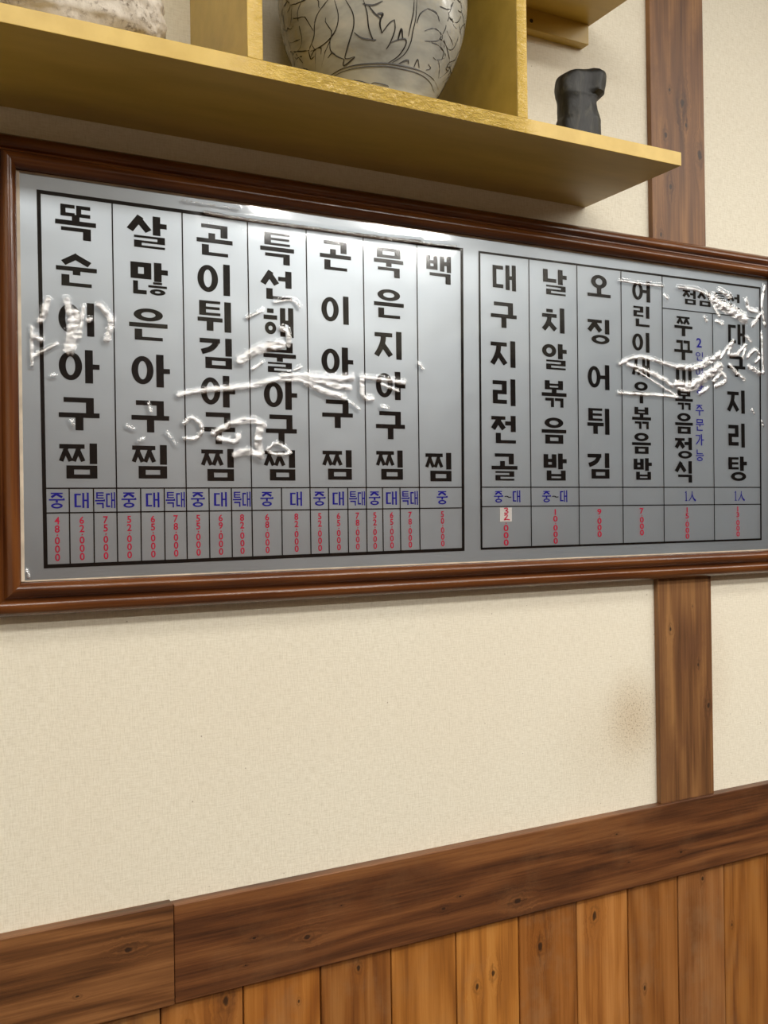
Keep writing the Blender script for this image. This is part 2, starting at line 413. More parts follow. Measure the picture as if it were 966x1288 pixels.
# incised leaf lines, traced on the jar's surface
RR = np.array([p[0] for p in sm_prof[4:52]]); HH = np.array([p[1] for p in sm_prof[4:52]])
def on_jar(px, py):
    d = (CF * F_PX + CR * (px - 483.0) + CU * (644.0 - py)).normalized()
    base = CAM - VC
    best = None; bestv = 9
    for t in np.arange(1.2, 1.75, 0.004):
        p = base + d * t
        if p.z < 0: continue
        r = math.hypot(p.x, p.y); rs = float(np.interp(p.z, HH, RR))
        v = r - rs
        if v <= 0:
            return base + d * (t - 0.004 + 0.004 * max(0, (v + 0.004)) / 0.004)
        if v < bestv: bestv, best = v, p
    if bestv < 0.012:
        r = math.hypot(best.x, best.y); rs = float(np.interp(best.z, HH, RR))
        return Vector((best.x * rs / r, best.y * rs / r, best.z))
    return None
LINES = [  # in a 3.715x view of the jar (origin 340, 0): points, width
    ([(150, 0), (128, 60), (138, 130), (148, 180), (140, 225), (112, 248)], 2.2), ([(270, 0), (225, 60), (208, 110), (205, 170), (183, 235), (190, 268)], 2.2), ([(300, 0), (318, 70), (310, 130), (280, 180), (240, 215), (190, 240)], 2.2),
    ([(352, 0), (385, 60), (390, 120), (372, 185), (356, 240), (352, 275), (395, 265)], 2.4), ([(435, 0), (452, 60), (460, 130), (480, 185), (495, 186)], 2.2), ([(392, 152), (430, 178), (495, 186)], 2.0),
    ([(432, 18), (480, 24), (525, 5)], 2.6), ([(460, 28), (490, 65), (520, 90)], 2.6), ([(525, 60), (512, 110), (522, 155)], 3.0), ([(522, 155), (555, 110), (580, 92)], 2.0), ([(580, 92), (582, 140), (560, 200), (542, 230)], 2.2),
    ([(560, 200), (600, 185), (630, 182), (632, 210), (600, 260), (550, 295)], 2.4), ([(672, 0), (668, 60), (655, 120), (645, 170)], 2.2), ([(684, 0), (680, 80), (665, 150), (655, 200), (625, 255), (570, 293)], 2.0),
    ([(684, 110), (700, 65), (735, 40)], 2.2), ([(735, 40), (775, 60), (790, 100)], 2.6), ([(720, 145), (765, 132), (798, 160), (780, 190), (722, 192)], 2.2), ([(790, 180), (815, 195)], 2.2), ([(755, 200), (790, 215), (818, 262), (780, 280), (760, 268)], 2.2),
    ([(790, 30), (835, 42), (858, 0)], 3.0), ([(835, 42), (835, 80), (872, 105), (895, 60)], 2.4), ([(280, 195), (282, 235), (310, 262), (345, 278)], 2.4), ([(345, 278), (345, 308), (395, 268)], 3.0), ([(270, 272), (290, 248), (310, 262)], 2.0), ([(225, 225), (238, 225), (238, 255)], 2.6),
    ([(190, 268), (202, 240), (215, 232)], 3.0), ([(110, 240), (150, 240), (185, 235)], 2.2), ([(80, 130), (95, 135), (108, 122)], 3.0), ([(95, 200), (140, 183)], 2.8), ([(120, 250), (150, 290), (155, 300)], 2.4), ([(60, 90), (75, 150), (100, 235), (130, 290)], 2.0),
    ([(280, 355), (330, 325), (400, 305), (470, 297), (550, 296), (640, 312), (710, 335), (760, 370), (785, 420)], 2.2), ([(290, 362), (340, 335), (410, 317), (480, 310), (550, 310), (630, 325), (700, 348), (745, 385), (765, 430)], 1.6),
    ([(600, 298), (640, 280), (645, 300)], 2.4), ([(670, 315), (688, 278), (695, 318)], 2.2), ([(738, 300), (748, 320), (725, 328)], 2.2), ([(785, 365), (790, 320), (785, 285)], 2.2), ([(790, 365), (830, 330), (850, 290)], 2.0), ([(800, 385), (850, 340), (880, 270)], 2.0),
    ([(470, 395), (490, 387), (545, 400), (550, 408)], 1.6), ([(390, 375), (430, 382), (480, 400)], 1.6), ([(595, 190), (612, 135), (618, 180)], 3.4), ([(500, 65), (525, 65), (512, 95)], 4.0), ([(180, 240), (190, 275), (208, 262)], 3.0), ([(85, 0), (60, 40), (55, 80)], 2.6), ([(75, 0), (95, 25), (80, 60)], 2.2), ([(895, 60), (908, 140), (895, 220)], 2.0), ([(880, 110), (890, 180), (870, 260)], 1.8)]
gv, gf = [], []
for pts, wd in LINES:
    sp_ = catmull([(340 + x / 3.715, y / 3.715) for x, y in pts], 5)
    P = [on_jar(*p) for p in sp_]
    P = [p for p in P if p is not None]
    if len(P) < 2: continue
    for rot in (0.0, 2.2, -2.2):
        Rm = Matrix.Rotation(rot, 3, 'Z')
        Q = [Rm @ p for p in P]
        b0 = len(gv)
        for i, p in enumerate(Q):
            tg = (Q[min(i + 1, len(Q) - 1)] - Q[max(0, i - 1)])
            if tg.length < 1e-7: tg = Vector((0, 0, 1))
            nr = Vector((p.x, p.y, 0)).normalized()
            sd_ = tg.normalized().cross(nr)
            taper = 0.45 + 0.55 * math.sin(math.pi * min(1, max(0, (i + 0.6) / len(Q))))
            hw = wd * 0.00042 * taper
            q = p + nr * 0.0006
            gv += [q - sd_ * hw, q + sd_ * hw]
        for i in range(len(Q) - 1):
            a = b0 + 2 * i
            gf.append((a, a + 1, a + 3, a + 2))
deco = link('incised_pattern', mesh('incised_pattern', gv, gf, True), m_plain('dark_inlay', srgb(34, 30, 24), 0.4), jar)
deco['label'] = 'dark incised leaf and band lines'

# ------------------------------------------------------------------ small dark stone figure
OUT = [(950, 140, 724), (880, 163, 729), (830, 165, 716), (760, 163, 690), (700, 161, 672), (640, 158, 664), (585, 147, 668), (555, 138, 678), (525, 130, 703), (460, 122, 712), (400, 128, 718), (330, 142, 720), (280, 168, 720), (245, 215, 714), (215, 330, 702), (196, 450, 672), (184, 545, 640)]
FY = -0.150
rows = []
for (yy, xl, xr) in OUT:
    a = at(690 + xl / 10.733, 70 + yy / 10.733, FY); b = at(690 + xr / 10.733, 70 + yy / 10.733, FY)
    rows.append((TOPZ + ((a.z + b.z) / 2 - TOPZ) * 0.955, a.x * 0.955 + b.x * 0.045 - 0.003, b.x * 0.935 + a.x * 0.065 - 0.004))
fx = (rows[0][1] + rows[0][2]) / 2
vs, fs = [], []
rows = [(TOPZ, rows[0][1] - 0.001, rows[0][2]), (TOPZ + 0.02, rows[0][1], rows[0][2])] + rows
rows = catmull(rows, 2)
NS = 56
ztop = rows[-1][0]
for (z, xl, xr) in rows:
    cx, hw = (xl + xr) / 2, (xr - xl) / 2
    hy = 0.028 * min(1.0, (hw / 0.04)) ** 0.8
    for k in range(NS):
        a = 2 * math.pi * k / NS
        ca, sa = math.cos(a), math.sin(a)
        x = cx + hw * math.copysign(abs(ca) ** 0.75, ca)
        y = hy * math.copysign(abs(sa) ** 0.75, sa)
        u = (x - fx) / 0.05
        if y < 0 and u > 0.1 and z > 2.223:
            y -= 0.010 * min(1, (u - 0.1) * 4)
        if y < 0 and u > 0.1 and z <= 2.223:
            y += 0.003 * min(1, (u - 0.1) * 4)
        n = noise.noise(Vector((x * 45, y * 45, z * 30))) * 0.0028 + noise.noise(Vector((x * 140, y * 140, z * 90))) * 0.0009
        vs.append((x - fx + n * ca, y + n * sa, max(0.0, z - TOPZ)))
nr_ = len(rows)
for i in range(nr_ - 1):
    for k in range(NS):
        k2 = (k + 1) % NS
        fs.append((i * NS + k, i * NS + k2, (i + 1) * NS + k2, (i + 1) * NS + k))
fs.append(tuple(reversed(range(NS))))
fs.append(tuple((nr_ - 1) * NS + k for k in range(NS)))
def m_blackstone():
    t = NT('black_stone', 0.5, spec=0.4)
    co = t.coord()
    n = t.noise(t.mapping(co, (1, 1, 0.35)), 60, 5, 0.65, 0.8)
    t.base(t.ramp(n, [(0.32, srgb(16, 16, 15)), (0.55, srgb(34, 35, 32)), (0.75, srgb(68, 66, 56))]))
    t.normal(t.bump(n, 0.5, 0.003))
    return t.m
fig = link('stone_figure', mesh('stone_figure', vs, fs, True, 60), m_blackstone(), loc=(fx, FY, TOPZ))
tag(fig, 'small black carved-looking stone standing on the right end of the yellow shelf', 'stone')

# ------------------------------------------------------------------ pale speckled stone at the left end
bm = bmesh.new()
bmesh.ops.create_icosphere(bm, subdivisions=6, radius=1.0)
for v in bm.verts:
    c = v.co.copy()
    e = 2.7
    L = (abs(c.x) ** e + abs(c.y) ** e + abs(c.z) ** e) ** (1 / e)
    c /= L
    n = noise.fractal(c * 2.0 + Vector((3, 1, 5)), 0.9, 2.0, 4) * 0.07 + noise.noise(c * 14) * 0.010 + noise.noise(c * 40) * 0.004
    c *= (1 + n)
    z = c.z * 0.078 + 0.070
    v.co = Vector((c.x * 0.20, c.y * 0.098, max(z, 0.0)))
me = bpy.data.meshes.new('speckled_stone'); bm.to_mesh(me); bm.free()
me.polygons.foreach_set('use_smooth', [True] * len(me.polygons))
def m_speckle():
    t = NT('speckled_stone', 0.7, spec=0.35)
    co = t.coord()
    a = t.noise(co, 130, 4, 0.7); b = t.noise(co, 24, 4, 0.65, 0.5)
    c = t.ramp(b, [(0.3, srgb(168, 158, 142)), (0.5, srgb(206, 198, 184)), (0.7, srgb(226, 220, 208))])
    dk = t.math('MULTIPLY', t.smooth(a, 0.5, 0.62), t.smooth(b, 0.62, 0.36))
    c = t.mix(t.math('MULTIPLY', dk, 0.9), c, srgb(96, 80, 62))
    t.base(c)
    t.normal(t.bump(a, 0.4, 0.002))
    return t.m
rock = link('speckled_stone', me, m_speckle(), loc=(0.178, -0.135, TOPZ))
tag(rock, 'pale cream stone with dark speckles at the left end of the yellow shelf', 'stone')

# ------------------------------------------------------------------ framed menu board
board = empty('menu_board', (0.97, -0.0, 1.69))
tag(board, 'wide framed silver menu board with black Korean lettering on the wall', 'menu board')
PI_B = Matrix.Translation(-Vector(board.location))
def bpart(name, me, mat, parent=None, label=None):
    o = link(name, me, mat)
    o.parent = parent or board
    if parent is None: o.matrix_parent_inverse = PI_B
    if label: o['label'] = label
    return o
IX0, IX1, IZ0, IZ1 = 0.1985, 1.7520, 1.3995, 1.9925
FP = [(0.0, 0.004), (0.0, 0.0190), (0.0008, 0.0206), (0.0030, 0.0238), (0.0060, 0.0270), (0.0100, 0.0290), (0.0140, 0.0284), (0.0180, 0.0258), (0.0208, 0.0222), (0.0222, 0.0190), (0.0232, 0.0172), (0.0256, 0.0168), (0.0266, 0.0180), (0.0276, 0.0208), (0.0300, 0.0226), (0.0330, 0.0238), (0.0370, 0.0236), (0.0410, 0.0218), (0.0445, 0.0186), (0.0470, 0.0144), (0.0482, 0.0100), (0.0486, 0.0), ]
M_FRAME = wood('frame_lacquer', srgb(64, 32, 14), srgb(92, 50, 22), srgb(112, 66, 30), 'x', (), 1.0, 0.22, 2.2, spec=0.5)
M_FRAME_V = wood('frame_lacquer_upright', srgb(64, 32, 14), srgb(92, 50, 22), srgb(112, 66, 30), 'z', (), 1.0, 0.22, 2.9, spec=0.5)
corners = [(IX0, IZ0, -1, -1), (IX1, IZ0, 1, -1), (IX1, IZ1, 1, 1), (IX0, IZ1, -1, 1)]
for s in range(4):
    a = corners[s]; b = corners[(s + 1) % 4]
    vs, fs = [], []
    for (wd, h) in FP:
        vs.append((a[0] + a[2] * wd, -0.0130 - h, a[1] + a[3] * wd)); vs.append((b[0] + b[2] * wd, -0.0130 - h, b[1] + b[3] * wd))
    for i in range(len(FP) - 1):
        fs.append((2 * i, 2 * i + 2, 2 * i + 3, 2 * i + 1))
    n = len(FP)
    fs.append((0, 1, 2 * n - 1, 2 * n - 2))
    fs.append(tuple(2 * i for i in range(n - 1, -1, -1))); fs.append(tuple(2 * i + 1 for i in range(n)))
    me = mesh('frame_rail', vs, fs, True, 42)
    bm = bmesh.new(); bm.from_mesh(me); bmesh.ops.recalc_face_normals(bm, faces=bm.faces[:]); bm.to_mesh(me); bm.free()
    bpart('frame_rail', me, M_FRAME if s % 2 == 0 else M_FRAME_V)

SY = -0.0190      # face of the silver sheet
def m_silver():
    t = NT('silver_sheet', 0.36, metallic=0.6)
    co = t.coord()
    n = t.noise(t.mapping(co, (1, 1, 1)), 3, 3)
    t.base(t.ramp(n, [(0.3, (0.49, 0.55, 0.60, 1)), (0.7, (0.53, 0.59, 0.64, 1))]))
    t.normal(t.bump(t.noise(co, 7, 2), 0.15, 0.01))
    return t.m
sheet = bpart('menu_sheet', box_mesh('menu_sheet', IX0 + 0.0062, IX1 - 0.0005, SY, -0.0135, IZ0 + 0.0005, IZ1 - 0.0005), m_silver(), label='silver printed menu sheet')
M_STRIP = m_plain('pale_mount_edge', srgb(214, 200, 178), 0.6)
for (x0, x1, z0, z1, y) in ((IX0 + 0.0004, IX0 + 0.0060, IZ0 + 0.001, IZ1 - 0.001, SY - 0.0035), (IX0 + 0.0064, IX1 - 0.001, IZ0 + 0.0004, IZ0 + 0.0028, SY - 0.0016), (IX0 + 0.0064, IX1 - 0.001, IZ1 - 0.0032, IZ1 - 0.0004, SY - 0.0016)):
    bpart('mount_edge', box_mesh('mount_edge', x0, x1, y, -0.0136, z0, z1, 0.0004, 1), M_STRIP)

# --- flat lettering: strokes as thin flat faces on the sheet
class Ink:
    def __init__(s): s.v = []; s.f = []; s.k = 0
    def poly(s, pts, y):
        b = len(s.v); s.k += 1
        yy = y - 0.000004 * (s.k % 24)
        s.v += [(x, yy, z) for x, z in pts]
        a = sum(pts[i][0] * pts[(i + 1) % len(pts)][1] - pts[(i + 1) % len(pts)][0] * pts[i][1] for i in range(len(pts)))
        idx = list(range(b, b + len(pts)))
        s.f.append(tuple(idx if a > 0 else idx[::-1]))
    def build(s, name, mat, parent=None, label=None):
        o = bpart(name, mesh(name, s.v, s.f), mat, parent or sheet, label)
        o['kind'] = 'stuff'
        return o
LC = 'ㄱㄲㄴㄷㄸㄹㅁㅂㅃㅅㅆㅇㅈㅉㅊㅋㅌㅍㅎ'
VCH = 'ㅏㅐㅑㅒㅓㅔㅕㅖㅗㅘㅙㅚㅛㅜㅝㅞㅟㅠㅡㅢㅣ'
TCH = ['', 'ㄱ', 'ㄲ', 'ㄳ', 'ㄴ', 'ㄵ', 'ㄶ', 'ㄷ', 'ㄹ', 'ㄺ', 'ㄻ', 'ㄼ', 'ㄽ', 'ㄾ', 'ㄿ', 'ㅀ', 'ㅁ', 'ㅂ', 'ㅄ', 'ㅅ', 'ㅆ', 'ㅇ', 'ㅈ', 'ㅊ', 'ㅋ', 'ㅌ', 'ㅍ', 'ㅎ']
def rect(x0, y0, x1, y1): return [(x0, y0), (x1, y0), (x1, y1), (x0, y1)]
def thick(p, q, t):
    dx, dy = q[0] - p[0], q[1] - p[1]; L = math.hypot(dx, dy) or 1
    nx, ny = -dy / L * t / 2, dx / L * t / 2
    return [(p[0] + nx, p[1] + ny), (q[0] + nx, q[1] + ny), (q[0] - nx, q[1] - ny), (p[0] - nx, p[1] - ny)]
def ring(x0, y0, x1, y1, tx, ty, n=30):
    out = []
    cx, cy, a, b = (x0 + x1) / 2, (y0 + y1) / 2, (x1 - x0) / 2, (y1 - y0) / 2
    ai, bi = max(a - tx, a * 0.12), max(b - ty, b * 0.12)
    for k in range(n):
        t0, t1 = 2 * math.pi * k / n, 2 * math.pi * (k + 1) / n
        out.append([(cx + a * math.cos(t0), cy + b * math.sin(t0)), (cx + a * math.cos(t1), cy + b * math.sin(t1)), (cx + ai * math.cos(t1), cy + bi * math.sin(t1)), (cx + ai * math.cos(t0), cy + bi * math.sin(t0))])
    return out
def jamo(c, x0, y0, x1, y1, tv, th, pos):
    w, h = x1 - x0, y1 - y0
    P = []
    def cap(n): return min(th, h / (2 * n - 0.75))
    if c in 'ㄲㄸㅉㅃㅆ' or c == 'ㄶ':
        a, b = {'ㄲ': 'ㄱㄱ', 'ㄸ': 'ㄷㄷ', 'ㅉ': 'ㅈㅈ', 'ㄶ': 'ㄴㅎ', 'ㅃ': 'ㅂㅂ', 'ㅆ': 'ㅅㅅ'}[c]
        g = 0.05 * w
        if c == 'ㅉ': g = -0.04 * w
        m = (x0 + x1) / 2
        if c == 'ㄶ': m = x0 + w * 0.42
        tv2 = tv * 0.78
        return jamo(a, x0, y0, m - g / 2, y1, tv2, th, 'T' if pos != 'L' else pos) + jamo(b, m + g / 2, y0, x1, y1, tv2, th, 'T' if pos != 'L' else pos)
    tv = min(tv, w * 0.36)
    if c == 'ㄱ':
        t = cap(2) if h < 0.42 else th
        P.append(rect(x0, y1 - t, x1, y1))
        if pos == 'L':
            c1 = [(x1 - tv * 0.55, y1 - t * 0.6), (x1 - tv * 0.75, y1 - h * 0.38), (x0 + w * 0.52, y1 - h * 0.68), (x0 + w * 0.10, y0 + t * 0.4)]
            cc = catmull(c1, 5)
            for i in range(len(cc) - 1): P.append(thick(cc[i], (cc[i + 1][0] + (cc[i + 1][0] - cc[i][0]) * 0.15, cc[i + 1][1] + (cc[i + 1][1] - cc[i][1]) * 0.15), tv * 0.9))
        else: P.append(rect(x1 - tv, y0, x1, y1))
    elif c == 'ㄴ':
        t = cap(2) if h < 0.42 else th
        P += [rect(x0, y0, x0 + tv, y1), rect(x0, y0, x1, y0 + t)]
    elif c in 'ㄷㅌ':
        t = cap(3 if c == 'ㅌ' else 2)
        P += [rect(x0, y0, x0 + tv, y1), rect(x0, y0, x1, y0 + t), rect(x0, y1 - t, x1, y1)]
        if c == 'ㅌ': P.append(rect(x0, (y0 + y1 - t) / 2, x1 - 0.02, (y0 + y1 + t) / 2))
    elif c == 'ㄹ':
        t = cap(3); m = (y0 + y1) / 2
        P += [rect(x0, y1 - t, x1, y1), rect(x1 - tv, m - t / 2, x1, y1), rect(x0, m - t / 2, x1, m + t / 2), rect(x0, y0, x0 + tv, m + t / 2), rect(x0, y0, x1, y0 + t)]
    elif c == 'ㅁ':
        t = cap(2)
        P += [rect(x0, y0, x0 + tv, y1), rect(x1 - tv, y0, x1, y1), rect(x0, y0, x1, y0 + t), rect(x0, y1 - t, x1, y1)]
    elif c == 'ㅂ':
        t = min(th, h / 4.2); m = y0 + h * 0.54
        P += [rect(x0, y0, x0 + tv, y1), rect(x1 - tv, y0, x1, y1), rect(x0, y0, x1, y0 + t), rect(x0, m - t / 2, x1, m + t / 2)]
    elif c in 'ㅅㅈㅊ':
        top = y1
        t = min(th, h * 0.24)
        if c == 'ㅊ':
            P.append(rect(x0 + w * 0.30, y1 - t * 0.9, x0 + w * 0.72, y1)); top = y1 - t * 1.25
        cx = (x0 + x1) / 2
        if c in 'ㅈㅊ':
            P.append(rect(x0 + w * 0.03, top - t, x1 - w * 0.03, top)); ty = top - t * 0.6
        else: ty = top - tv * 0.1
        tt = tv * 0.95
        lx, rx = x0 + tt * 0.42, x1 - tt * 0.42
        hh = ty - y0
        if h > 0.55:
            cc = catmull([(cx, ty), (cx - w * 0.04, ty - hh * 0.3), (cx - w * 0.18, ty - hh * 0.62), (lx, y0 + tt * 0.34)], 4)
            for i in range(len(cc) - 1): P.append(thick(cc[i], (cc[i + 1][0] + (cc[i + 1][0] - cc[i][0]) * 0.2, cc[i + 1][1] + (cc[i + 1][1] - cc[i][1]) * 0.2), tt))
            P.append(thick((cx - w * 0.06, ty - hh * 0.40), (rx, y0 + tt * 0.34), tt))
        else:
            tt = min(tt, hh * 0.55)
            P.append(thick((cx + tt * 0.2, ty), (lx, y0 + tt * 0.34), tt)); P.append(thick((cx - tt * 0.2, ty - hh * 0.12), (rx, y0 + tt * 0.34), tt))
    elif c == 'ㅇ':
        P += ring(x0, y0, x1, y1, min(tv, w * 0.3), min(th * 1.02, h * 0.28))
    elif c == 'ㅎ':
        t = min(th, h / 5.6)
        P.append(rect(x0 + w * 0.26, y1 - t, x1 - w * 0.26, y1)); P.append(rect(x0, y1 - 2.45 * t, x1, y1 - 1.45 * t))
        P += ring(x0 + w * 0.08, y0, x1 - w * 0.08, y1 - 2.95 * t, min(tv, w * 0.27), min(t, h * 0.16))
    return P
def syllable(ch, tv=0.195, th=0.148, serif=False):
    k = ord(ch) - 0xAC00
    L, V, T = LC[k // 588], VCH[(k % 588) // 28], TCH[k % 28]
    P = []
    def stem(x0, x1, y0, y1):
        P.append(rect(x0, y0, x1, y1))
        if serif: P.append([(x0 - 0.05, y1), (x1, y1), (x1, y1 - 0.09)])
    def hbar(y, x0=0.0, x1=1.0, t=th):
        P.append(rect(x0, y - t / 2, x1, y + t / 2))
        if serif: P.append([(x1 - 0.16, y + t / 2), (x1 - 0.05, y + t / 2 + 0.06), (x1, y + t / 2)])
    if V in 'ㅏㅐㅓㅣ':
        yb, yt = (0.47, 0.97) if T else (0.07, 0.93)
        s0 = 0.415 if T else 0.0
        m = (yb + yt) / 2
        if V == 'ㅣ': cx1 = 0.60; stem(0.95 - tv, 0.95, s0, 1)
        elif V == 'ㅏ':
            cx1 = 0.57; stem(0.64, 0.64 + tv, s0, 1); P.append(rect(0.64, m - th * 0.52, 1.0, m + th * 0.52))
        elif V == 'ㅓ':
            cx1 = 0.56; stem(0.95 - tv, 0.95, s0, 1); P.append(rect(0.53, m - th * 0.5, 0.9, m + th * 0.5))
        else:
            cx1 = 0.46; t2 = tv * 0.85
            stem(0.55, 0.55 + t2, s0 + 0.02, 0.98); stem(0.97 - t2, 0.97, s0, 1); P.append(rect(0.55, m - th * 0.5, 0.95, m + th * 0.5))
        if L in 'ㅅㅈㅊㅉ':
            P += jamo(L, -0.02, yb - 0.02, cx1 + (0.04 if V in 'ㅣㅏ' else 0.0), yt, tv, th, 'L')
        else:
            P += jamo(L, 0.0 if L in 'ㅇㄱ' else 0.04, yb, cx1, yt, tv, th, 'L')
        if T:
            tx0 = 0.16
            if T == 'ㄶ': P += jamo(T, 0.10, 0.0, 0.97, 0.40, tv, th, 'T')
            else: P += jamo(T, tx0, 0.0, 0.95, 0.37, tv, th, 'T')
    elif V in 'ㅗㅜㅡ':
        if not T:
            if V == 'ㅗ': P += jamo(L, 0.16, 0.40, 0.84, 1.0, tv, th, 'B'); P.append(rect(0.5 - tv / 2, 0.08, 0.5 + tv / 2, 0.42)); hbar(0.02 + th / 2)
            elif V == 'ㅜ':
                lo = 0.45 if L in 'ㄱㄲ' else 0.58
                P += jamo(L, 0.12, lo, 0.86, 1.0, tv, th, 'B'); hbar(0.46); P.append(rect(0.5 - tv / 2, 0.0, 0.5 + tv / 2, 0.46))
            else: P += jamo(L, 0.14, 0.42, 0.86, 1.0, tv, th, 'B'); hbar(0.2)
        else:
            if V == 'ㅗ':
                lo = 0.60 if L in 'ㄱㄲ' else 0.66
                P += jamo(L, 0.13, lo, 0.86, 1.0, tv, th, 'B'); hbar(0.475, t=th * 0.92)
                sx = 0.42 if L == 'ㄱ' else 0.5
                P.append(rect(sx - tv * 0.48, 0.45, sx + tv * 0.48, 0.72 if L not in 'ㅇ' else 0.68))
                P += jamo(T, 0.14, 0.0, 0.87, 0.345, tv, th, 'T')
            elif V == 'ㅜ':
                P += jamo(L, 0.10, 0.66, 0.90, 1.0, tv, th, 'B'); hbar(0.55, t=th * 0.92)
                P.append(rect(0.5 - tv * 0.48, 0.36, 0.5 + tv * 0.48, 0.55))
                P += jamo(T, 0.13, 0.0, 0.87, 0.335 if T != 'ㄴ' else 0.36, tv, th, 'T')
            else:
                P += jamo(L, 0.12, 0.60, 0.88, 1.0, tv, th, 'B'); hbar(0.475, t=th * 0.92)
                P += jamo(T, 0.14, 0.0, 0.87, 0.345, tv, th, 'T')
    elif V == 'ㅟ':
        P += jamo(L, 0.03, 0.52, 0.64, 1.0, tv, th, 'B'); hbar(0.385, -0.02, 0.70, th * 0.92)
        P.append(rect(0.335 - tv * 0.5, 0.02, 0.335 + tv * 0.5, 0.4)); stem(0.95 - tv, 0.95, 0, 1)
    return P

LY = SY - 0.0004
def place(ink, polys, p0, p1, y=LY):
    """polys in the unit square to the box with top-left p0 and bottom-right p1 (world points)"""
    x0, x1, z1, z0 = p0.x, p1.x, p0.z, p1.z
    for P in polys:
        ink.poly([(x0 + (x1 - x0) * a, z0 + (z1 - z0) * b) for a, b in P], y)
COLS = [
    [('똑', 69, 255, 121, 304.5), ('순', 70, 318, 122, 363), ('이', 73, 378, 121, 424), ('아', 73.5, 438, 125.5, 483), ('구', 73.5, 499, 125.5, 542), ('찜', 75, 557, 125, 602)],
    [('살', 160, 268, 210, 315), ('많', 162, 327, 211.5, 373), ('은', 162, 386, 211, 430), ('아', 165, 444, 214, 488), ('구', 165, 503, 213, 544.5), ('찜', 166.5, 559, 212.5, 602)],
    [('곤', 247, 280, 292.7, 324.7), ('이', 248, 329, 291.5, 373), ('튀', 249, 377, 293, 419), ('김', 251, 423.5, 294, 465), ('아', 252, 471, 296, 513), ('구', 253.5, 518, 296, 559), ('찜', 253.5, 564, 296.5, 605)],
    [('특', 327, 290.5, 370, 335), ('선', 328, 338, 369, 379), ('해', 329.6, 384.5, 370.5, 425.5), ('물', 331, 429, 372.5, 470), ('아', 331.5, 477, 374, 516), ('구', 334, 521, 373.5, 560), ('찜', 332.5, 565.5, 373.5, 604.5)],
    [('곤', 402, 301, 441.6, 342.5), ('이', 404, 370, 440.5, 409), ('아', 404, 435, 444.5, 474), ('구', 405, 502, 444, 539), ('찜', 406, 565.6, 444.5, 603.5)],
    [('묵', 470, 310, 507.5, 351), ('은', 470, 362, 508, 402), ('지', 471, 415, 507, 453), ('아', 472.5, 466, 510, 503.7), ('구', 472.5, 516.7, 509.5, 553), ('찜', 473.5, 566, 508.5, 603.5)],
    [('백', 534.5, 319, 568.5, 358.6), ('찜', 535.4, 569, 569.5, 605.5)],
    [('대', 618, 330.5, 650, 367), ('구', 617, 378.6, 650, 414), ('지', 617, 427, 650, 463), ('리', 618.2, 475.5, 650, 511), ('전', 618, 522, 650.5, 558), ('골', 618, 570, 651, 604.5)],
    [('날', 681.5, 336.6, 713, 373), ('치', 681.6, 385.4, 711.5, 420), ('알', 681.6, 431, 713, 466), ('볶', 681, 477.7, 712.7, 513), ('음', 681, 524.6, 712.4, 558.5), ('밥', 682.3, 570, 713, 604.5)],
    [('오', 738.5, 344, 768, 376), ('징', 739, 400, 768, 434), ('어', 739, 457.5, 768, 491), ('튀', 739, 513, 768, 547), ('김', 739, 569.6, 768, 602)],
    [('어', 795, 351.6, 819, 381), ('린', 795.7, 383.5, 818, 412), ('이', 795, 417, 818, 444), ('새', 795, 448, 818, 475), ('우', 795, 479.5, 818, 508), ('볶', 794.8, 511.5, 819, 540), ('음', 794.8, 544, 818.8, 571), ('밥', 796, 576, 820, 603.6)],
    [('쭈', 848, 397, 871, 424), ('꾸', 847.8, 427, 871, 454), ('미', 849, 459, 871, 485), ('볶', 849, 489, 871.5, 516), ('음', 849, 519, 871.5, 546), ('정', 849, 550, 871.5, 577), ('식', 849, 579.7, 871.5, 607)],
    [('대', 914.6, 406, 938, 435), ('구', 914.6, 447, 937.5, 475), ('지', 914.6, 490, 938, 520.6), ('리', 915, 532, 938, 563), ('탕', 915, 574, 939.6, 605)],
    [('점', 858.5, 363.7, 876, 384), ('심', 877, 365.7, 894.5, 386.5), ('특', 896.5, 367.5, 913, 388), ('선', 914.6, 368.7, 931, 389.4)],
]
def m_ink(name, col, rough=0.5):
    t = NT(name, 0.6, spec=0.12)
    n = t.noise(t.coord(), 90, 2)
    t.base(t.ramp(n, [(0.3, tuple(c * 0.85 for c in col[:3]) + (1,)), (0.7, col)]))
    return t.m
M_BLACK = m_ink('black_ink', srgb(13, 13, 14)); M_BLUE = m_ink('blue_ink', srgb(34, 36, 165)); M_RED = m_ink('red_ink', srgb(222, 44, 82)); M_GREY = m_ink('grey_ink', srgb(40, 44, 60))
for cdef in COLS:
    ink = Ink()
    for ch, x0, y0, x1, y1 in cdef:
        place(ink, syllable(ch), at(x0, y0, SY), at(x1, y1, SY))
    ink.build('dish_name', M_BLACK)

# table rules
def X(px, py): return at(px, py, SY).x
def Z(px, py): return at(px, py, SY).z
ink = Ink()
def vline(x, z0, z1, w): ink.poly(rect(x - w / 2, z0, x + w / 2, z1), LY)
def hline(z, x0, x1, w): ink.poly(rect(x0, z - w / 2, x1, z + w / 2), LY)
def vseg(p, q, w):
    ink.poly([(p.x - w / 2, p.z), (q.x - w / 2, q.z), (q.x + w / 2, q.z), (p.x + w / 2, p.z)], LY)
def hseg(p, q, w):
    ink.poly([(p.x, p.z - w / 2), (q.x, q.z - w / 2), (q.x, q.z + w / 2), (p.x, p.z + w / 2)], LY)
TH = 0.0056; TN = 0.0019
A = [at(*p, SY) for p in ((48.5, 241), (580.8, 314), (582.6, 691), (57.5, 712.5))]
B = [at(*p, SY) for p in ((602.8, 317), (955.6, 362.3), (957, 678.2), (605.6, 690.2))]
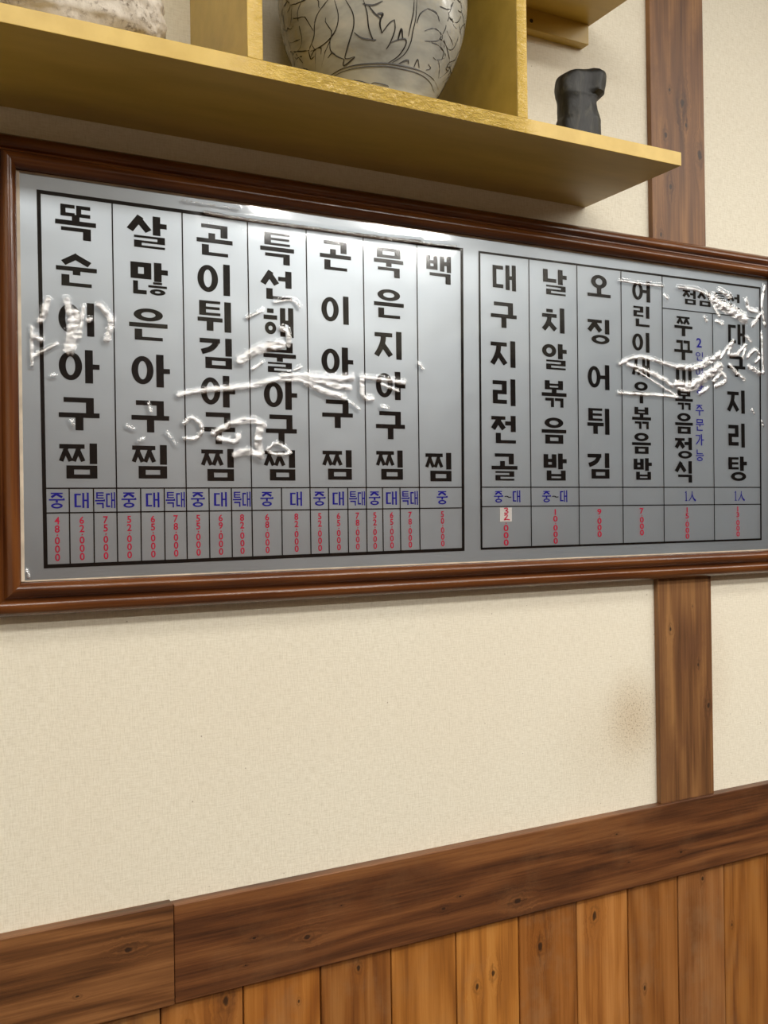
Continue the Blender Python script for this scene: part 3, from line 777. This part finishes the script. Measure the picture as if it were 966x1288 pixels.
for Q in (A, B):
    t = TH * (1.0 if Q is A else 0.72)
    for i in range(4):
        p, q = Q[i], Q[(i + 1) % 4]
        if i % 2 == 0:
            d = Vector((t / 2, 0, 0)) * (1 if q.x > p.x else -1); hseg(p - d, q + d, t)
        else: vseg(p, q, t)
def lerp(a, b, t): return a + (b - a) * t
def zon(Q, i, x):
    p, q = Q[i], Q[(i + 1) % 4]; return lerp(p.z, q.z, (x - p.x) / (q.x - p.x))
R1A = (Z(57, 614.2), Z(581.5, 613)); R2A = (Z(57, 645.3), Z(582, 638.8)); R1B = (Z(605, 612.8), Z(957, 613)); R2B = (Z(605, 637.2), Z(957, 634.2))
def rowz(r, Q, x): return lerp(r[0], r[1], (x - Q[0].x) / (Q[1].x - Q[0].x))
for Q, r1, r2 in ((A, R1A, R2A), (B, R1B, R2B)):
    for r in (r1, r2):
        tl = (Q[0].z - r[0]) / (Q[0].z - Q[3].z); tr_ = (Q[1].z - r[1]) / (Q[1].z - Q[2].z)
        hseg(Vector((lerp(Q[0].x, Q[3].x, tl), 0, r[0])), Vector((lerp(Q[1].x, Q[2].x, tr_), 0, r[1])), TN)
# column rules: (top px, px at the size row)
COLX_A = [(140.5, 147.2), (228.6, 234.6), (310.7, 317), (384.6, 390.2), (456.6, 460.5), (524.3, 526.8)]
COLX_B = [(665.6, 666.8), (726, 727.1), (781.4, 782.4), (833.3, 833.8), (896, 897.2)]
def yt(x):   # photo height of the top rule at x, only to read X there
    return 254 + (x - 140.5) * 0.1395 if x < 590 else 317 + (x - 602.8) * 0.1285
cxs = []
for Q, cols in ((A, COLX_A), (B, COLX_B)):
    cx = []
    for j, (a, b) in enumerate(cols):
        xa, xb = X(a, yt(a)), X(b, 614)
        xm = (xa + xb) / 2
        zt = zon(Q, 0, xm)
        if Q is B and j == 4: zt = Z(896, 394.0)
        zb = zon(Q, 2, xm)
        vseg(Vector((lerp(xm, xa, .6), 0, zt)), Vector((lerp(xm, xb, .6), 0, zb)), TN)
        cx.append(lerp(xm, xb, .6))
    cxs.append(cx)
hseg(at(833.5, 387.5, SY), at(956, 401, SY), TN)
EA = [A[0].x + 0.002] + cxs[0] + [A[1].x - 0.002]
EB = [B[0].x + 0.002] + cxs[1] + [B[1].x - 0.002]
SUBA = [[87, 117.5], [176.8, 206.5], [262.8, 291], [354], [413, 437.3], [481, 503], []]
CELLS = []      # (x0, x1, panel)
for i, s in enumerate(SUBA):
    e = [EA[i]] + [X(p, 616) for p in s] + [EA[i + 1]]
    for k in range(len(e) - 1):
        CELLS.append((e[k], e[k + 1]))
    for x in e[1:-1]:
        vseg(Vector((x, 0, rowz(R1A, A, x))), Vector((x, 0, zon(A, 2, x))), TN)
ink.build('table_rule', M_BLACK)

# sizes (blue) and prices (red)
blue = Ink(); grey = Ink(); red = Ink()
DEPSG = {}
def digit(ch):
    """outline of one digit from Blender's own font, as polygons in its unit box"""
    if ch in DEPSG: return DEPSG[ch]
    c = bpy.data.curves.new('digit', 'FONT'); c.body = ch; c.resolution_u = 3; c.offset = 0.018
    o = bpy.data.objects.new('digit', c); COL.objects.link(o)
    dg = bpy.context.evaluated_depsgraph_get(); dg.update()
    m = o.evaluated_get(dg).to_mesh()
    vs = [(v.co.x, v.co.y) for v in m.vertices]
    x0, x1 = min(v[0] for v in vs), max(v[0] for v in vs); y0, y1 = min(v[1] for v in vs), max(v[1] for v in vs)
    P = [[((vs[i][0] - x0) / (x1 - x0), (vs[i][1] - y0) / (y1 - y0)) for i in p.vertices] for p in m.polygons]
    P = (P, (x1 - x0) / (y1 - y0))
    o.evaluated_get(dg).to_mesh_clear()
    bpy.data.objects.remove(o); bpy.data.curves.remove(c)
    DEPSG[ch] = P
    return P
def glyph_c(ink, polys, cx, cz, w, h, y=LY):
    for P in polys: ink.poly([(cx + (a - 0.5) * w, cz + (b - 0.5) * h) for a, b in P], y)
def price(txt, cx, ztop, dh, ink=None, wide=1.0):
    ink = ink or red
    z = ztop
    for ch in txt:
        if ch == '.':
            z -= dh * 0.10; glyph_c(ink, [rect(0, 0, 1, 1)], cx + dh * 0.03, z - dh * 0.1, dh * 0.17, dh * 0.18); z -= dh * 0.34
        else:
            P, ar = digit(ch)
            glyph_c(ink, P, cx, z - dh / 2, dh * min(ar, 0.66) * wide, dh); z -= dh * 1.12
PR = ['48', '62', '75', '52', '65', '78', '55', '69', '82', '68', '82', '52', '65', '78', '52', '65', '78', '50']
SZ = ['중', '대', '특대'] * 3 + ['중', '대'] + ['중', '대', '특대'] * 2 + ['중']
SER = dict(tv=0.15, th=0.10, serif=True)
for (x0, x1), pr, sz in zip(CELLS, PR, SZ):
    cx = (x0 + x1) / 2
    z1, z2 = rowz(R1A, A, cx), rowz(R2A, A, cx)
    zc = (z1 + z2) / 2; h = (z1 - z2)
    if len(sz) == 1:
        glyph_c(blue, syllable(sz, **SER), cx, zc, h * 0.62, h * 0.64)
    else:
        gw = min((x1 - x0) * 0.42, h * 0.5)
        glyph_c(blue, syllable(sz[0], **SER), cx - gw * 0.54, zc, gw, h * 0.66)
        glyph_c(blue, syllable(sz[1], **SER), cx + gw * 0.54, zc, gw, h * 0.66)
    zb = zon(A, 2, cx)
    dh = (z2 - zb) * 0.141
    price(pr + '.000', cx, z2 - (z2 - zb) * 0.075, dh)
# right panel
for i, nm in enumerate(('중~대', '중~대', '', '', '1人', '1人')):
    cx = (EB[i] + EB[i + 1]) / 2
    zc = (rowz(R1B, B, cx) + rowz(R2B, B, cx)) / 2; h = rowz(R1B, B, cx) - rowz(R2B, B, cx)
    if nm.startswith('중'):
        g = h * 0.60
        glyph_c(blue, syllable('중', **SER), cx - g * 0.95, zc, g * 0.95, g)
        glyph_c(blue, syllable('대', **SER), cx + g * 0.95, zc + h * 0.02, g * 0.85, g * 1.05)
        tl = [(-1, 0), (-0.65, 0.5), (-0.3, 0.45), (0.3, -0.45), (0.65, -0.5), (1, 0)]
        tl = [(0.5 + a * 0.5, 0.5 + b * 0.5) for a, b in catmull(tl, 3)]
        glyph_c(grey, [thick(tl[k], tl[k + 1], 0.30) for k in range(len(tl) - 1)], cx + g * 0.03, zc, g * 0.62, g * 0.22)
    elif nm:
        g = h * 0.56
        P1 = [rect(0.36, 0.05, 0.64, 1.0), [(0.0, 0.82), (0.4, 1.0), (0.4, 0.86)], rect(0.1, 0.0, 0.9, 0.07)]
        glyph_c(blue, P1, cx - g * 0.42, zc, g * 0.36, g * 1.0)
        cl = catmull([(0.5, 1.0), (0.5, 0.7), (0.35, 0.35), (0.02, 0.0)], 4); cr_ = catmull([(0.5, 0.72), (0.6, 0.45), (0.75, 0.2), (1.0, 0.02)], 4)
        P2 = [thick(cl[k], cl[k + 1], 0.09) for k in range(len(cl) - 1)] + [thick(cr_[k], cr_[k + 1], 0.08 + 0.012 * k) for k in range(len(cr_) - 1)]
        glyph_c(blue, P2, cx + g * 0.40, zc, g * 0.98, g * 1.0)
sticker_x = X(635.3, 650)
for i, (pr, px, y0, y1) in enumerate((('.000', 636.5, 656.5, 686.5), ('10.000', 698.6, 640.5, 684), ('9.000', 753.9, 640, 675.5), ('7.000', 807.2, 639, 673.5), ('15.000', 864.3, 638, 677.8), ('13.000', 928, 637, 674.8))):
    p = at(px, y0, SY); q = at(px, y1, SY)
    n = sum(1.12 if c != '.' else 0.44 for c in pr) - 0.12
    price(pr, (p.x + q.x) / 2, p.z, (p.z - q.z) / n, None, 1.4)
# the blue note beside the lunch dish
note = Ink()
for ch, x0, y0, x1, y1 in (('2', 875.7, 425, 882.5, 437.5), ('인', 875, 442.5, 884.5, 454), ('이', 875, 461, 884, 473), ('상', 874.5, 482, 885, 496), ('주', 874.5, 509, 885, 523), ('문', 875, 527, 885, 542), ('가', 874.8, 546, 885.4, 560.5), ('능', 875, 565.4, 885, 580)):
    place(note, digit('2')[0] if ch == '2' else syllable(ch, tv=0.12, th=0.085, serif=True), at(x0, y0, SY), at(x1, y1, SY))
note.build('blue_note', M_BLUE)
blue.build('size_lettering', M_BLUE, label='blue serif size lettering')
grey.build('size_dash', M_GREY)
red.build('price_lettering', M_RED, label='red price digits running downward')

# white correction sticker with a hand-written 32
c0 = at(628.4, 638.6, SY); c1 = at(643.6, 656.0, SY)
stk = bpart('price_sticker', box_mesh('price_sticker', c0.x, c1.x, SY - 0.0009, SY - 0.0005, c1.z, c0.z), m_plain('white_paper', srgb(236, 234, 230), 0.7, 0.02), sheet, 'small white paper sticker with handwritten red 32')
ink = Ink()
h3 = catmull([(0.25, 0.9), (0.6, 0.98), (0.75, 0.8), (0.45, 0.62), (0.75, 0.52), (0.7, 0.3), (0.25, 0.28)], 4)
h2 = catmull([(0.28, 0.8), (0.55, 0.95), (0.68, 0.75), (0.4, 0.4), (0.25, 0.2), (0.6, 0.28), (1.0, 0.2)], 4)
for hs, cz in ((h3, 0.72), (h2, 0.28)):
    glyph_c(ink, [thick(hs[k], hs[k + 1], 0.15) for k in range(len(hs) - 1)], (c0.x + c1.x) / 2, c1.z + (c0.z - c1.z) * cz, (c1.x - c0.x) * 0.62, (c0.z - c1.z) * 0.52, SY - 0.0011)
ink.build('handwriting', M_RED)

# ------------------------------------------------------------------ clear plastic film over the sheet, with creases
CREASE = [  # photo polyline, width (px), height weight
    ([(60, 378), (55, 395), (50, 404)], 4, 1), ([(84, 378), (87, 392), (92, 402)], 4, 1.0), ([(93, 396), (92, 412), (90, 425), (87, 440)], 7, 1.0), ([(105, 386), (103, 400), (100, 424)], 2.5, 0.9), ([(125, 384), (132, 392), (138, 400), (139, 412), (134, 428)], 4, 1.0),
    ([(39.5, 412), (40, 460)], 1.8, 0.9), ([(42, 448), (58, 440), (72, 432)], 2.4, 1.0), ([(44, 424), (50, 428)], 4, 1), ([(111, 404), (113, 402)], 3, 1), ([(84, 440), (90, 436)], 3, 0.8),
    ([(225, 497), (245, 493), (268, 490), (300, 488), (325, 484), (345, 478), (372, 477), (400, 480), (420, 486), (440, 488)], 3.6, 1.0), ([(355, 474), (390, 474), (420, 478), (442, 476)], 4.5, 0.9), ([(385, 482), (410, 494), (432, 500)], 4.5, 0.95),
    ([(455, 475), (456, 499), (468, 502)], 3.5, 0.9), ([(455, 475), (480, 478), (508, 482)], 3, 0.9), ([(480, 484), (500, 492)], 2.5, 0.8), ([(438, 505), (452, 515)], 2, 0.7), ([(480, 512), (488, 514)], 2, 0.8), ([(527, 458), (532, 464)], 2, 0.9),
    ([(302, 454), (314, 446), (332, 438), (354, 434)], 5.5, 1.1), ([(354, 414), (362, 418), (363, 434)], 3.2, 1.0), ([(311, 400), (330, 391)], 2.2, 1), ([(346, 380), (368, 378), (377, 387)], 2.0, 0.8), ([(318, 465), (330, 456)], 2.2, 0.8), ([(370, 466), (378, 462)], 2, 0.9),
    ([(232, 533), (240, 526), (250, 532), (254, 543), (245, 552), (232, 552)], 2.8, 0.95), ([(210, 545), (222, 560)], 1.8, 0.6), ([(268, 546), (290, 534), (315, 529), (332, 536)], 4.0, 1.0), ([(275, 552), (295, 556), (300, 548)], 4, 0.9), ([(296, 572), (312, 568), (328, 574)], 4.5, 1.0), ([(328, 536), (324, 555), (328, 572)], 5, 1.0), ([(336, 566), (348, 558), (365, 570), (345, 572), (336, 566)], 2.4, 0.9),
    ([(160, 536), (168, 540)], 1.8, 0.7), ([(186, 508), (190, 518)], 2, 0.7), ([(90, 530), (92, 536)], 1.6, 0.7), ([(174, 555), (180, 552)], 2, 0.6), ([(64, 473), (70, 472)], 2, 0.7),
    ([(780, 458), (797, 450), (815, 451), (833, 457), (850, 462), (868, 463), (882, 458), (890, 452)], 2.6, 1.0), ([(790, 459), (810, 466), (832, 476), (845, 486)], 2.8, 1.0), ([(800, 466), (825, 482), (850, 498)], 1.6, 0.8), ([(778, 494.5), (800, 496), (830, 497.5), (852, 500)], 2.0, 1.0),
    ([(852, 484), (866, 488), (880, 480), (893, 470), (905, 462)], 5.5, 1.1), ([(855, 462), (875, 463), (893, 455), (905, 446)], 3.5, 1.0), ([(905, 452), (912, 442), (922, 430), (916, 446), (928, 446)], 2.0, 1.0), ([(898, 480), (908, 470), (912, 480), (900, 486)], 2.6, 1.0), ([(880, 496), (890, 488)], 2.5, 0.9),
    ([(853, 362), (872, 364), (888, 370), (897, 378)], 2.2, 1.0), ([(897, 378), (906, 384), (918, 390), (930, 398), (936, 402)], 6.0, 1.1), ([(905, 366), (918, 374)], 3, 0.9), ([(898, 386), (904, 398)], 2.4, 0.9), ([(780, 353), (805, 357), (833, 360)], 1.8, 1.0), ([(886, 400), (888, 404)], 2.2, 0.9), ([(901, 404), (908, 408)], 2.4, 0.9),
    ([(938, 378), (942, 390), (952, 392)], 2.6, 1.0), ([(946, 410), (956, 396)], 2.6, 1.0), ([(962, 360), (958, 385), (962, 410)], 2.4, 1.0), ([(928, 446), (938, 434), (934, 450)], 2.0, 1.0), ([(940, 450), (950, 440), (955, 450), (950, 456)], 2.2, 1.0), ([(942, 462), (956, 470)], 3.0, 1.0), ([(925, 468), (936, 478)], 2.4, 0.9), ([(918, 460), (926, 470)], 2.2, 0.9), ([(958, 420), (960, 470)], 2.0, 0.9), ([(938, 424), (944, 430)], 2, 0.9),
    ([(258, 267), (290, 273), (330, 279), (370, 284.5), (420, 291), (470, 298), (530, 304.5)], 2.4, 1.0), ([(530, 306), (575, 310)], 1.4, 0.6), ([(836, 372), (839, 376)], 2, 0.9), ([(946, 516), (948, 520)], 1.6, 0.8), ([(958, 530), (960, 536)], 1.6, 0.7),
    ([(228, 252), (262, 257), (300, 263)], 1.6, 0.5), ([(33.5, 718), (36, 726)], 2.0, 1.0)]
FX0, FX1, FZ0, FZ1 = IX0 + 0.0066, IX1 - 0.0012, IZ0 + 0.0030, IZ1 - 0.0034
NX, NZ = 860, 330
gx = np.linspace(FX0, FX1, NX); gz = np.linspace(FZ0, FZ1, NZ)
GX, GZ = np.meshgrid(gx, gz)
mask = np.zeros_like(GX)
for pts, wpx, wt in CREASE:
    P = [at(x, y, SY - 0.0028) for x, y in catmull(pts, 3)]
    for a, b in zip(P[:-1], P[1:]):
        s = (CF.dot(a - CAM)) / F_PX
        sg = max(wpx * s * 0.80, 0.0020)
        dx, dz = b.x - a.x, b.z - a.z
        L2 = dx * dx + dz * dz + 1e-12
        m = (GX > min(a.x, b.x) - 4 * sg) & (GX < max(a.x, b.x) + 4 * sg) & (GZ > min(a.z, b.z) - 4 * sg) & (GZ < max(a.z, b.z) + 4 * sg)
        if not m.any(): continue
        px_, pz_ = GX[m], GZ[m]
        t = np.clip(((px_ - a.x) * dx + (pz_ - a.z) * dz) / L2, 0, 1)
        d2 = (px_ - a.x - t * dx) ** 2 + (pz_ - a.z - t * dz) ** 2
        mask[m] = np.maximum(mask[m], wt * np.exp(-d2 / (2 * sg * sg)))
rng = np.random.default_rng(5)
def vnoise(step, zstep=None):
    zstep = zstep or step
    nx, nz = int((FX1 - FX0) / step) + 3, int((FZ1 - FZ0) / zstep) + 3
    g = rng.random((nz, nx))
    u = (GX - FX0) / step; v = (GZ - FZ0) / zstep
    i, j = u.astype(int), v.astype(int); fu, fv = u - i, v - j
    fu = fu * fu * (3 - 2 * fu); fv = fv * fv * (3 - 2 * fv)
    return (g[j, i] * (1 - fu) + g[j, i + 1] * fu) * (1 - fv) + (g[j + 1, i] * (1 - fu) + g[j + 1, i + 1] * fu) * fv - 0.5
wav = vnoise(0.16) * 0.0016 + vnoise(0.06) * 0.0006 + vnoise(0.025) * 0.00012
edge = np.clip(np.minimum.reduce([GX - FX0, FX1 - GX, GZ - FZ0, FZ1 - GZ]) / 0.02, 0, 1)
H = wav * edge + mask * (0.0024 + vnoise(0.007) * 0.0014 + vnoise(0.009, 0.0042) * 0.0022 + vnoise(0.0035) * 0.0006)
co = np.empty((NX * NZ, 3)); co[:, 0] = GX.ravel(); co[:, 1] = SY - 0.0024 - H.ravel(); co[:, 2] = GZ.ravel()
idx = np.arange(NX * NZ).reshape(NZ, NX)
q = np.stack([idx[:-1, :-1], idx[:-1, 1:], idx[1:, 1:], idx[1:, :-1]], -1).reshape(-1, 4)
me = bpy.data.meshes.new('clear_film')
me.vertices.add(len(co)); me.vertices.foreach_set('co', co.ravel())
me.loops.add(q.size); me.loops.foreach_set('vertex_index', q.ravel())
me.polygons.add(len(q)); me.polygons.foreach_set('loop_start', np.arange(0, q.size, 4)); me.polygons.foreach_set('use_smooth', np.ones(len(q), bool))
me.update(calc_edges=True)
at_ = me.attributes.new('crease', 'FLOAT', 'POINT'); at_.data.foreach_set('value', np.clip(mask, 0, 1).ravel().astype(np.float32))
def m_film():
    m = bpy.data.materials.new('clear_plastic_film'); m.use_nodes = True
    t = NT.__new__(NT); t.m = m; t.n = m.node_tree.nodes; t.l = m.node_tree.links; t.tc = None
    t.n.remove(t.n['Principled BSDF'])
    out = t.n['Material Output']
    co = t.coord()
    a = t.n.new('ShaderNodeAttribute'); a.attribute_name = 'crease'
    crk = t.noise(co, 520, 3, 0.7, 0.8)
    b = t.bump(crk, t.math('MINIMUM', t.math('MULTIPLY', a.outputs['Fac'], 1.5), 1.0), 0.0008)
    fr = t.n.new('ShaderNodeFresnel'); fr.inputs['IOR'].default_value = 1.5; t.l.new(b, fr.inputs['Normal'])
    gl = t.n.new('ShaderNodeBsdfGlossy'); jag = t.noise(co, 300, 3, 0.75, 0.6)
    cm = t.smooth(t.math('ADD', a.outputs['Fac'], t.math('MULTIPLY', t.math('SUBTRACT', jag, 0.5), 1.3)), 0.38, 0.62)      # jagged glare outline, where reflectance is raised to whiten the creases
    t.l.new(t.math('ADD', t.math('MULTIPLY', cm, 0.17), 0.08), gl.inputs['Roughness']); t.l.new(b, gl.inputs['Normal'])
    tr = t.n.new('ShaderNodeBsdfTransparent')
    mx = t.n.new('ShaderNodeMixShader')
    t.l.new(t.math('MINIMUM', t.math('MULTIPLY', fr.outputs[0], t.math('MULTIPLY_ADD', cm, 13.0, 1.5)), 0.75), mx.inputs[0]); t.l.new(tr.outputs[0], mx.inputs[1]); t.l.new(gl.outputs[0], mx.inputs[2])
    t.l.new(mx.outputs[0], out.inputs['Surface'])
    return m
bpart('clear_film', me, m_film(), label='clear creased plastic film with white glare')
